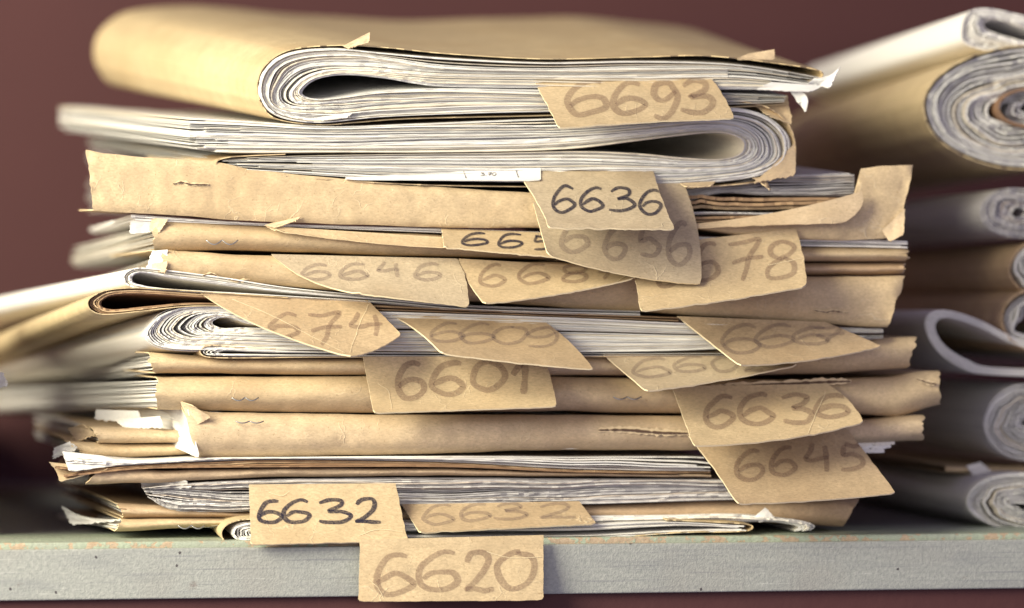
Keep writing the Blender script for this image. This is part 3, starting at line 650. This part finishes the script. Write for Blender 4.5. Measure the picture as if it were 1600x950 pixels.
# 10 long folder with staples
t = thing('paper_folder', 'long rounded kraft folder with two wire staples and a crushed right end, tagged 6636', 'paper folder', F(800, 640, .1), STACK)
spine(t, M['kraft'], [(246, 589), (600, 588), (870, 589), (1000, 591), (1250, 594), (1390, 590), (1440, 580), (1468, 580)], [(246, 640), (600, 645), (870, 642), (1060, 646), (1290, 642), (1350, 648), (1400, 651), (1468, 632)], Y0=.0005, depth=.1, rnd=.0055, p=2.2, seed=67, rag=(6, 4), crumple=.0008)
sheets(t, M['paper_clean'], [(246, 594), (600, 594), (1000, 596)], [(248, 636), (600, 640), (1000, 640)], 38, .008, .32, sx=-.37, rA=-.032, rB=-.032, thick=1.7, ej=(5, 2), jit=.002, seed=68)
staple(t, 362, 621, 42, 5); staple(t, 958, 620, 44, 4)
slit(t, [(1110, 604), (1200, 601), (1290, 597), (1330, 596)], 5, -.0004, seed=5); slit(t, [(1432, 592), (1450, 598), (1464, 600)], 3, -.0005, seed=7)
p = tag(t, [(1050, 603, -.001), (1292, 600, -.001), (1350, 659, -.018), (1084, 697, -.026)], [('6', 1099, 1149, 618, 667), ('6', 1153, 1208, 617, 663), ('3', 1219, 1272, 617, 660), ('6', 1273, 1325, 618, 652)], '6636 in brown ink', 'ink_brown', 8.5, seed=70, bend=1.7, bm=(12, 7), rm=(4, -5), rag=1.4)
creases(p, [[(1290, 612), (1278, 640), (1262, 680)]])

# 11 long folder with open white left end
t = thing('paper_folder', 'long kraft folder with a bright open left end full of white pages, tagged 6645', 'paper folder', F(800, 710, .05), STACK)
spine(t, M['kraft_pale'], [(284, 634), (330, 644), (600, 648), (870, 648), (1060, 650), (1340, 656), (1443, 648)], [(284, 716), (450, 713), (600, 710), (870, 703), (1085, 703), (1340, 692), (1443, 688)], Y0=0, depth=.07, sx=-.42, rb=.20, rt=-.02, rnd=.005, p=2.6, seed=71, rag=(3, 5), xl=(0, 26), crumple=.0008)
sheets(t, M['paper_clean'], [(296, 642), (600, 652), (1000, 654)], [(302, 712), (600, 706), (1000, 700)], 22, .0045, .075, sx=-.46, rA=-.01, rB=.20, thick=2.2, ej=(1, 1), jit=.001, seed=72, var=.2)
piece(t, [(281, 627, .002), (300, 634, -.001), (330, 652, -.001), (300, 668, .001)], M['kraft_pale'], 'torn_flap', 73, rag=1.5)
piece(t, [(226, 640, .05), (293, 640, .001), (311, 716, -.001), (262, 694, .024)], M['paper'], 'loose_page', 74, rag=1.2, lm=(2, 6), edge=M['paper_clean'])
staple(t, 368, 658, 44, 3)
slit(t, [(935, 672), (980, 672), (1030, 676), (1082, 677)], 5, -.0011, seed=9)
sheets(t, M['paper_clean'], [(1330, 692), (1400, 690)], [(1330, 708), (1375, 708)], 3, .006, .04, thick=4, jit=.001, seed=75, ns=20, name='loose_pages')
p = tag(t, [(1068, 672, .0), (1325, 672, .0), (1400, 770, -.022), (1152, 787, -.028)], [('6', 1149, 1193, 704, 749), ('6', 1205, 1244, 698, 744), ('4', 1256, 1298, 694, 737), ('5', 1310, 1350, 693, 736)], '6645', 'ink_brown', 7.5, seed=76, bend=1.5, bm=(0, 3), rag=1.3, lm=(4, 0), mat='card_tan')
# 12 two short folders and loose sheets that poke out at the lower left
t = thing('paper_folder', 'short kraft folder end poking out at lower left under loose white sheets, upper of two', 'paper folder', F(200, 690, .05), STACK)
spine(t, M['kraft_pale'], [(150, 668), (300, 672), (420, 674)], [(150, 692), (300, 692), (420, 692)], Y0=.016, depth=.16, sx=-.2, rnd=.003, p=2.4, seed=81, rag=(4, 1), nx=40, xl=(-6, 6))
sheets(t, M['paper_clean'], [(152, 670), (300, 674), (420, 676)], [(156, 690), (300, 690), (420, 690)], 7, .020, .16, sx=-.26, thick=1.6, ej=(12, 0), jit=.002, seed=82, ns=30)
piece(t, [(150, 640, .05), (215, 642, .03), (222, 660, .028), (148, 656, .05)], M['paper'], 'loose_page', 83, rag=3, edge=M['paper_clean'])
piece(t, [(178, 656, .03), (250, 650, .018), (256, 668, .016), (196, 670, .026)], M['paper'], 'loose_page', 84, rag=3, edge=M['paper_clean'])
t = thing('paper_folder', 'short kraft folder end at lower left, crumpled white paper beside it', 'paper folder', F(180, 714, .05), STACK)
spine(t, M['kraft'], [(112, 690), (200, 694), (300, 694), (420, 694)], [(118, 714), (200, 715), (300, 709), (420, 706)], Y0=.018, depth=.16, sx=-.2, rnd=.003, p=2.4, seed=85, rag=(6, 1), nx=40, xl=(-4, 22))
sheets(t, M['paper_clean'], [(118, 692), (300, 696), (420, 696)], [(126, 712), (300, 706), (420, 704)], 6, .021, .16, sx=-.22, thick=1.6, ej=(14, 0), jit=.002, seed=86, ns=30)
piece(t, [(84, 700, .03), (108, 690, .02), (122, 700, .016), (82, 718, .026)], M['paper_clean'], 'crumpled_page', 87, rag=4, wob=.004, edge=M['paper_clean'])
piece(t, [(106, 668, .05), (130, 664, .03), (150, 678, .02), (118, 690, .03)], M['kraft_pale'], 'torn_flap', 88, rag=5, wob=.003)
t = thing('paper_bundle', 'thin white sheets fanning out to the left in a bright tongue, above a kraft tongue', 'loose sheets', F(400, 726, .05), STACK)
sheets(t, M['paper_clean'], [(97, 707), (150, 714), (220, 719), (320, 715), (450, 714), (700, 712), (900, 713), (1110, 712)], [(108, 735), (150, 731), (220, 726), (320, 721), (450, 718), (700, 722), (900, 733), (1110, 736)], 6, .001, .2, sx=-.1, thick=1.5, jit=.002, ej=(10, 5), seed=89, ns=90)
piece(t, [(97, 705, .002), (160, 712, .001), (200, 724, .001), (108, 736, -.002)], M['paper'], 'loose_page', 90, rag=1.5, edge=M['paper_clean'], bm=(0, 1))
t = thing('paper_bundle', 'brown sheets ending in a pointed kraft tongue at left', 'loose sheets', F(400, 738, .05), STACK)
sheets(t, M['kraft_sheets'], [(84, 728), (140, 732), (220, 727), (320, 722), (450, 719), (700, 723), (900, 734), (1110, 737)], [(94, 748), (140, 741), (220, 733), (320, 731), (450, 730), (700, 730), (900, 738), (1110, 740)], 4, .0005, .2, sx=-.1, thick=2., jit=.002, ej=(14, 5), seed=91, ns=90)
piece(t, [(76, 722, .012), (150, 730, .002), (170, 732, .001), (92, 752, .0)], M['kraft_pale'], 'kraft_tongue', 92, rag=1.2, lm=(4, 0))
t = thing('paper_folder', 'thin kraft folder with a pointed lower left corner, above the thick grey pages', 'paper folder', F(700, 748, .05), STACK)
spine(t, M['kraft_grey'], [(140, 733), (250, 735), (450, 731), (700, 732), (900, 738), (1110, 741)], [(140, 757), (250, 754), (350, 748), (450, 745), (700, 743), (900, 744), (1110, 746)], Y0=.001, depth=.1, sx=-.1, rnd=.002, p=2.4, seed=93, rag=(2, 2), xl=(14, -6))
# 13 thick grey pages
t = thing('paper_bundle', 'thick loose stack of grey white pages low in the stack, tagged 6632 in dark ink', 'paper bundle', F(700, 796, .05), STACK)
sheets(t, M['paper_grey'], [(222, 762), (300, 754), (450, 748), (700, 746), (900, 748), (1140, 749), (1320, 752)], [(232, 778), (280, 799), (400, 799), (620, 791), (800, 787), (900, 788), (1100, 782), (1320, 777)], 27, .003, .22, sx=-.12, rA=.0, rB=.0, thick=1.5, jit=.0022, ej=(12, 4), seed=95, ns=110,
       gaps=[(.25, .25, .08, .8), (.95, .35, .08, .8)])
piece(t, [(215, 744, .012), (290, 752, .002), (300, 762, .001), (225, 768, .010)], M['paper'], 'loose_page', 97, rag=4, wob=.002, edge=M['paper_clean'])
p = tag(t, [(389, 757, -.003), (618, 755, -.003), (637, 845, -.016), (392, 851, -.017)], [('6', 402, 441, 782, 817), ('6', 441, 487, 782, 817), ('3', 494, 548, 780, 817), ('2', 553, 594, 780, 817)], '6632 in dark ink', 'ink_dark', 6.5, seed=98, bend=1.3, rag=1.2, mat='card')
creases(p, [[(420, 770), (440, 775), (452, 768)], [(560, 838), (590, 828), (630, 832)]])
# 14 bottom kraft folders
t = thing('paper_folder', 'kraft folder near the bottom with a rounded right end, tagged 6632 in faded ink', 'paper folder', F(800, 812, .05), STACK)
spine(t, M['kraft_brown'], [(185, 787), (400, 800), (640, 793), (930, 789), (1140, 781), (1342, 778)], [(185, 809), (400, 810), (640, 816), (930, 812), (1140, 814), (1342, 822)], Y0=.004, depth=.15, rnd=.004, p=2.4, seed=101, rag=(4, 2), xr=(0, -24), xl=(0, 6))
sheets(t, M['paper'], [(190, 790), (500, 800), (800, 796)], [(190, 806), (500, 808), (800, 808)], 6, .009, .2, sx=-.22, thick=1.6, ej=(14, 0), jit=.003, seed=102, ns=40)
tag(t, [(628, 788, .0), (905, 783, .0), (932, 818, -.010), (656, 832, -.014)], [('6', 659, 709, 789, 819), ('6', 717, 766, 788, 814), ('3', 770, 825, 787, 812), ('2', 839, 901, 787, 810)], '6632 in faded ink', 'ink_pale', 5.5, seed=103, bend=1.2, rag=1.4, mat='card_tan')
t = thing('paper_folder', 'kraft folder at lower left, left end lifted off the shelf', 'paper folder', F(400, 830, .05), STACK)
spine(t, M['kraft'], [(188, 811), (390, 810), (640, 817), (700, 818)], [(188, 831), (300, 825), (390, 820), (640, 822), (700, 822)], Y0=.003, depth=.12, rnd=.003, p=2.4, seed=104, rag=(4, 1), xl=(4, -8), nx=60)
sheets(t, M['paper'], [(184, 814), (400, 814), (640, 819)], [(180, 829), (300, 824), (640, 821)], 5, .008, .12, sx=-.28, rA=-.03, rB=-.03, thick=1.6, ej=(14, 0), jit=.004, seed=105, ns=40)
staple(t, 278, 821, 42, 5, .0002)
piece(t, [(96, 790, .05), (120, 808, .04), (190, 812, .01), (110, 820, .04)], M['paper'], 'loose_page', 106, rag=4, wob=.004, edge=M['paper_clean'])
# 15 small roll and pages on the shelf
t = thing('paper_bundle', 'lowest bundle, white pages rolled small in a kraft wrapper, tagged 6620', 'paper bundle', F(700, 846, .03), STACK)
O = [(1165, 822), (1050, 815), (900, 819), (640, 817), (450, 814), (388, 815), (366, 822), (361, 833), (369, 842), (390, 845), (500, 845), (640, 844), (900, 842), (1050, 834), (1168, 829)]
I = [(1150, 824), (1050, 822), (900, 829), (640, 830), (450, 830), (410, 829), (396, 829), (391, 832), (396, 835), (410, 836), (450, 836), (640, 836), (900, 836), (1050, 829), (1150, 826)]
sheets(t, M['paper_clean'], O, I, 8, -.006, .15, sx=-.2, sz=.05, thick=1.5, jit=.0012, ej=(4, 3), seed=107, ns=90, gaps=[(.5, .5, .1, 1.)])
C = [(420, 811), (380, 812), (356, 819), (346, 832), (352, 845), (378, 848), (500, 848), (640, 848), (850, 846), (940, 842), (1060, 832), (1140, 831), (1172, 828), (1166, 819), (1080, 814), (1040, 812)]
sheets(t, M['kraft_smooth'], C, C, 1, -.008, .15, sx=-.2, sz=.05, thick=1.7, rag=.0014, seed=108, ns=140, name='wrapper', rows=(0, .02, .06, .3, 1))
p = tag(t, [(563, 843, -.016), (849, 836, -.016), (849, 938, -.0215), (560, 940, -.0215)], [('6', 584, 646, 865, 930), ('6', 653, 716, 862, 923), ('2', 721, 773, 863, 923), ('0', 775, 835, 862, 919)], '6620 hanging over the shelf front', 'ink_brown', 9.5, seed=109, bend=1., rag=1., mat='card')
creases(p, [[(760, 862), (800, 872), (846, 870)], [(575, 905), (590, 918), (600, 936)]])
t = thing('paper_bundle', 'loose white pages with curled ends on the shelf at lower right', 'loose sheets', F(1150, 836, .02), STACK)
sheets(t, M['paper_clean'], [(880, 806), (1040, 805), (1140, 803), (1210, 808), (1262, 816), (1274, 822), (1268, 828)], [(880, 826), (1040, 824), (1130, 818), (1190, 814), (1232, 818), (1246, 824), (1240, 830)], 6, -.001, .10, sx=-.15, thick=2., jit=.002, ej=(1, 6), seed=110, ns=70, var=.7)
piece(t, [(1180, 806, -.001), (1196, 793, -.002), (1212, 810, -.002), (1186, 816, -.002)], M['paper_clean'], 'torn_page', 111, rag=2, edge=M['paper_clean'])

# neighbouring pile at the left edge; only its torn scrap shows
t = thing('paper_folder', 'folder at the left edge showing only a small torn white scrap', 'paper folder', F(-400, 700, .1))
spine(t, M['kraft'], [(-1100, 556), (-500, 560), (-26, 566)], [(-1100, 690), (-500, 690), (-22, 690)], Y0=-.012, depth=.13, sx=-.16, rnd=.005, seed=112, nx=50)
sheets(t, M['paper'], [(-1000, 566), (-500, 568), (-34, 574)], [(-1000, 684), (-500, 684), (-30, 684)], 18, -.004, .12, sx=-.16, thick=2.5, seed=113, ns=30)
piece(t, [(-40, 578, .010), (4, 583, .004), (13, 602, .004), (-40, 618, .010)], M['paper_clean'], 'torn_scrap', 112, rag=5, wob=.002, edge=M['paper_clean'])
t = thing('paper_folder', 'unseen thick folder added on top of the left pile to shade the lower left', 'paper folder', F(-400, 560, .05))  # out of view, added to raise the pile so it shades the lower left
spine(t, M['kraft'], [(-1100, 466), (-500, 470), (-40, 474)], [(-1100, 553), (-500, 557), (-34, 562)], Y0=-.012, depth=.12, sx=-.16, rnd=.005, seed=116, nx=50)
sheets(t, M['paper'], [(-1000, 476), (-500, 478), (-48, 484)], [(-1000, 548), (-500, 550), (-44, 554)], 14, -.004, .11, sx=-.16, thick=3, seed=117, ns=30)
t = thing('paper_folder', 'thick folder on the shelf under the folder with the torn scrap, just out of view', 'paper folder', F(-400, 846, .1))
spine(t, M['kraft_brown'], [(-1100, 692), (-500, 694), (-35, 693)], [(-1100, 838), (-500, 836), (-30, 834)], Y0=.022, depth=.35, sx=-.16, rnd=.006, seed=114, nx=50)
sheets(t, M['paper'], [(-1000, 702), (-500, 702), (-44, 702)], [(-1000, 830), (-500, 828), (-40, 826)], 18, .03, .34, sx=-.16, thick=3, seed=115, ns=30)

# ------------------------------------------------------------------ rolled papers at the right
def roll(label, cx, cy, rx, ry, Y0, mat, n, cover=None, gaps=(), core=(.16, .2), depth=.24, sx=-.158, a=(12, 352), seed=1, thick=2.2, tilt=0., sz=0., inner=None, zs=1., at=None, off=(0, 0)):
    t = thing('paper_roll', label, 'paper roll', F(cx, cy + ry, Y0 + depth * .5), ROLLS)
    A = ell(cx, cy, rx, ry, a[0], a[1], 22, tilt, .05, seed); B = ell(cx + off[0], cy + off[1], rx * core[0], ry * core[1], a[0], a[1], 22, tilt, .5, seed + 5)
    sheets(t, M[mat], A, B, n, Y0, depth, sx=sx, sz=sz, zs=zs, thick=thick, jit=.0022, gaps=gaps, seed=seed, ns=90, var=.75, hf=.12, fill=.8)
    if cover:
        A = ell(cx, cy, rx + 4, ry + 4, a[0] - 8, a[1] + 5, 26, tilt, .05, seed)
        sheets(t, M[cover], A, A, 1, Y0 - .002, depth + .002, sx=sx, sz=sz, zs=zs, thick=2., rag=.003, seed=seed + 1, ns=110, name='cover')
    if inner:
        A = ell(cx + off[0] * .8, cy + off[1] * .8, rx * inner, ry * inner, a[0], a[1], 22, tilt)
        sheets(t, M['kraft_sheets'], A, A, 1, Y0 - .004, depth, sx=sx, sz=sz, zs=zs, thick=4., seed=seed + 2, ns=70, name='inner_sheet')
    return t
t = thing('paper_bundle', 'white folded papers lying on the big kraft roll at upper right', 'paper bundle', F(1600, 85, .16), ROLLS)
O = [(1720, 46), (1640, 34), (1590, 22), (1548, 14), (1522, 15), (1509, 25), (1502, 45), (1506, 66), (1540, 78), (1600, 84), (1720, 92)]
I = [(1720, 64), (1640, 56), (1600, 44), (1572, 34), (1550, 31), (1540, 35), (1538, 41), (1546, 48), (1575, 58), (1630, 70), (1720, 80)]
sheets(t, M['paper_clean'], O, I, 13, .044, .26, sx=-.12, thick=1.8, jit=.002, seed=121, ns=80, gaps=[(.4, .5, .1, 1.2)])
roll('big kraft wrapped paper roll with white rings, at upper right', 1612, 168, 164, 92, .040, 'paper', 20, 'kraft_smooth', core=(.10, .12), seed=122, sx=-.10,
     gaps=[(.125, .5, .3, 1.2), (.375, .5, .26, 4.), (.75, .5, .3, 1.)], inner=.32, thick=2.4, depth=.28)
roll('grey paper roll in shadow under the big kraft roll', 1592, 332, 60, 40, .04, 'paper_grey', 12, None, seed=123, gaps=[(.5, .5, .3, 1.)], depth=.25)
t = roll('brown kraft roll in shadow below the grey roll', 1640, 420, 58, 42, .04, 'paper', 5, 'kraft_brown', seed=124, depth=.25)
roll('brown paper roll with a dark hollow core above the open white fold', 1630, 500, 60, 46, .036, 'paper', 4, 'kraft_brown', core=(.62, .62), seed=125, depth=.25)
t = thing('paper_bundle', 'open white folded sheet forming a wide triangular loop at right', 'paper bundle', F(1560, 588, .14), ROLLS)
O = [(1720, 562), (1600, 533), (1535, 502), (1492, 487), (1463, 485), (1447, 497), (1448, 520), (1465, 549), (1502, 575), (1552, 586), (1720, 592)]
I = [(1720, 570), (1600, 543), (1532, 512), (1492, 498), (1472, 497), (1462, 506), (1464, 522), (1480, 543), (1512, 562), (1555, 574), (1720, 580)]
sheets(t, M['paper_clean'], O, I, 6, .034, .26, sx=-.12, thick=1.8, jit=.0012, seed=126, ns=80, var=.3)
roll('plump white paper roll resting under the open white fold', 1612, 660, 76, 62, .036, 'paper', 22, None, core=(.22, .12), seed=127, gaps=[(.3, .5, .3, .7)], depth=.25)
t = thing('paper_folder', 'thin kraft folder edge squeezed between the two white rolls at lower right', 'paper folder', F(1560, 742, .14), ROLLS)
spine(t, M['kraft'], [(1478, 728), (1560, 727), (1720, 726)], [(1478, 738), (1560, 741), (1720, 742)], Y0=.045, depth=.2, sx=-.15, rnd=.003, seed=128, nx=30)
piece(t, [(1510, 728, .044), (1532, 722, .044), (1552, 738, .042), (1520, 742, .042)], M['paper_clean'], 'torn_flap', 129, rag=3, edge=M['paper_clean'])
roll('white paper roll lying on the shelf at lower right', 1604, 786, 95, 47, .024, 'paper', 20, None, core=(.26, .12), seed=130, gaps=[(.3, .5, .22, 2.6), (.75, .5, .3, 1.)], depth=.24, off=(6, 6), thick=2.2, tilt=.08)
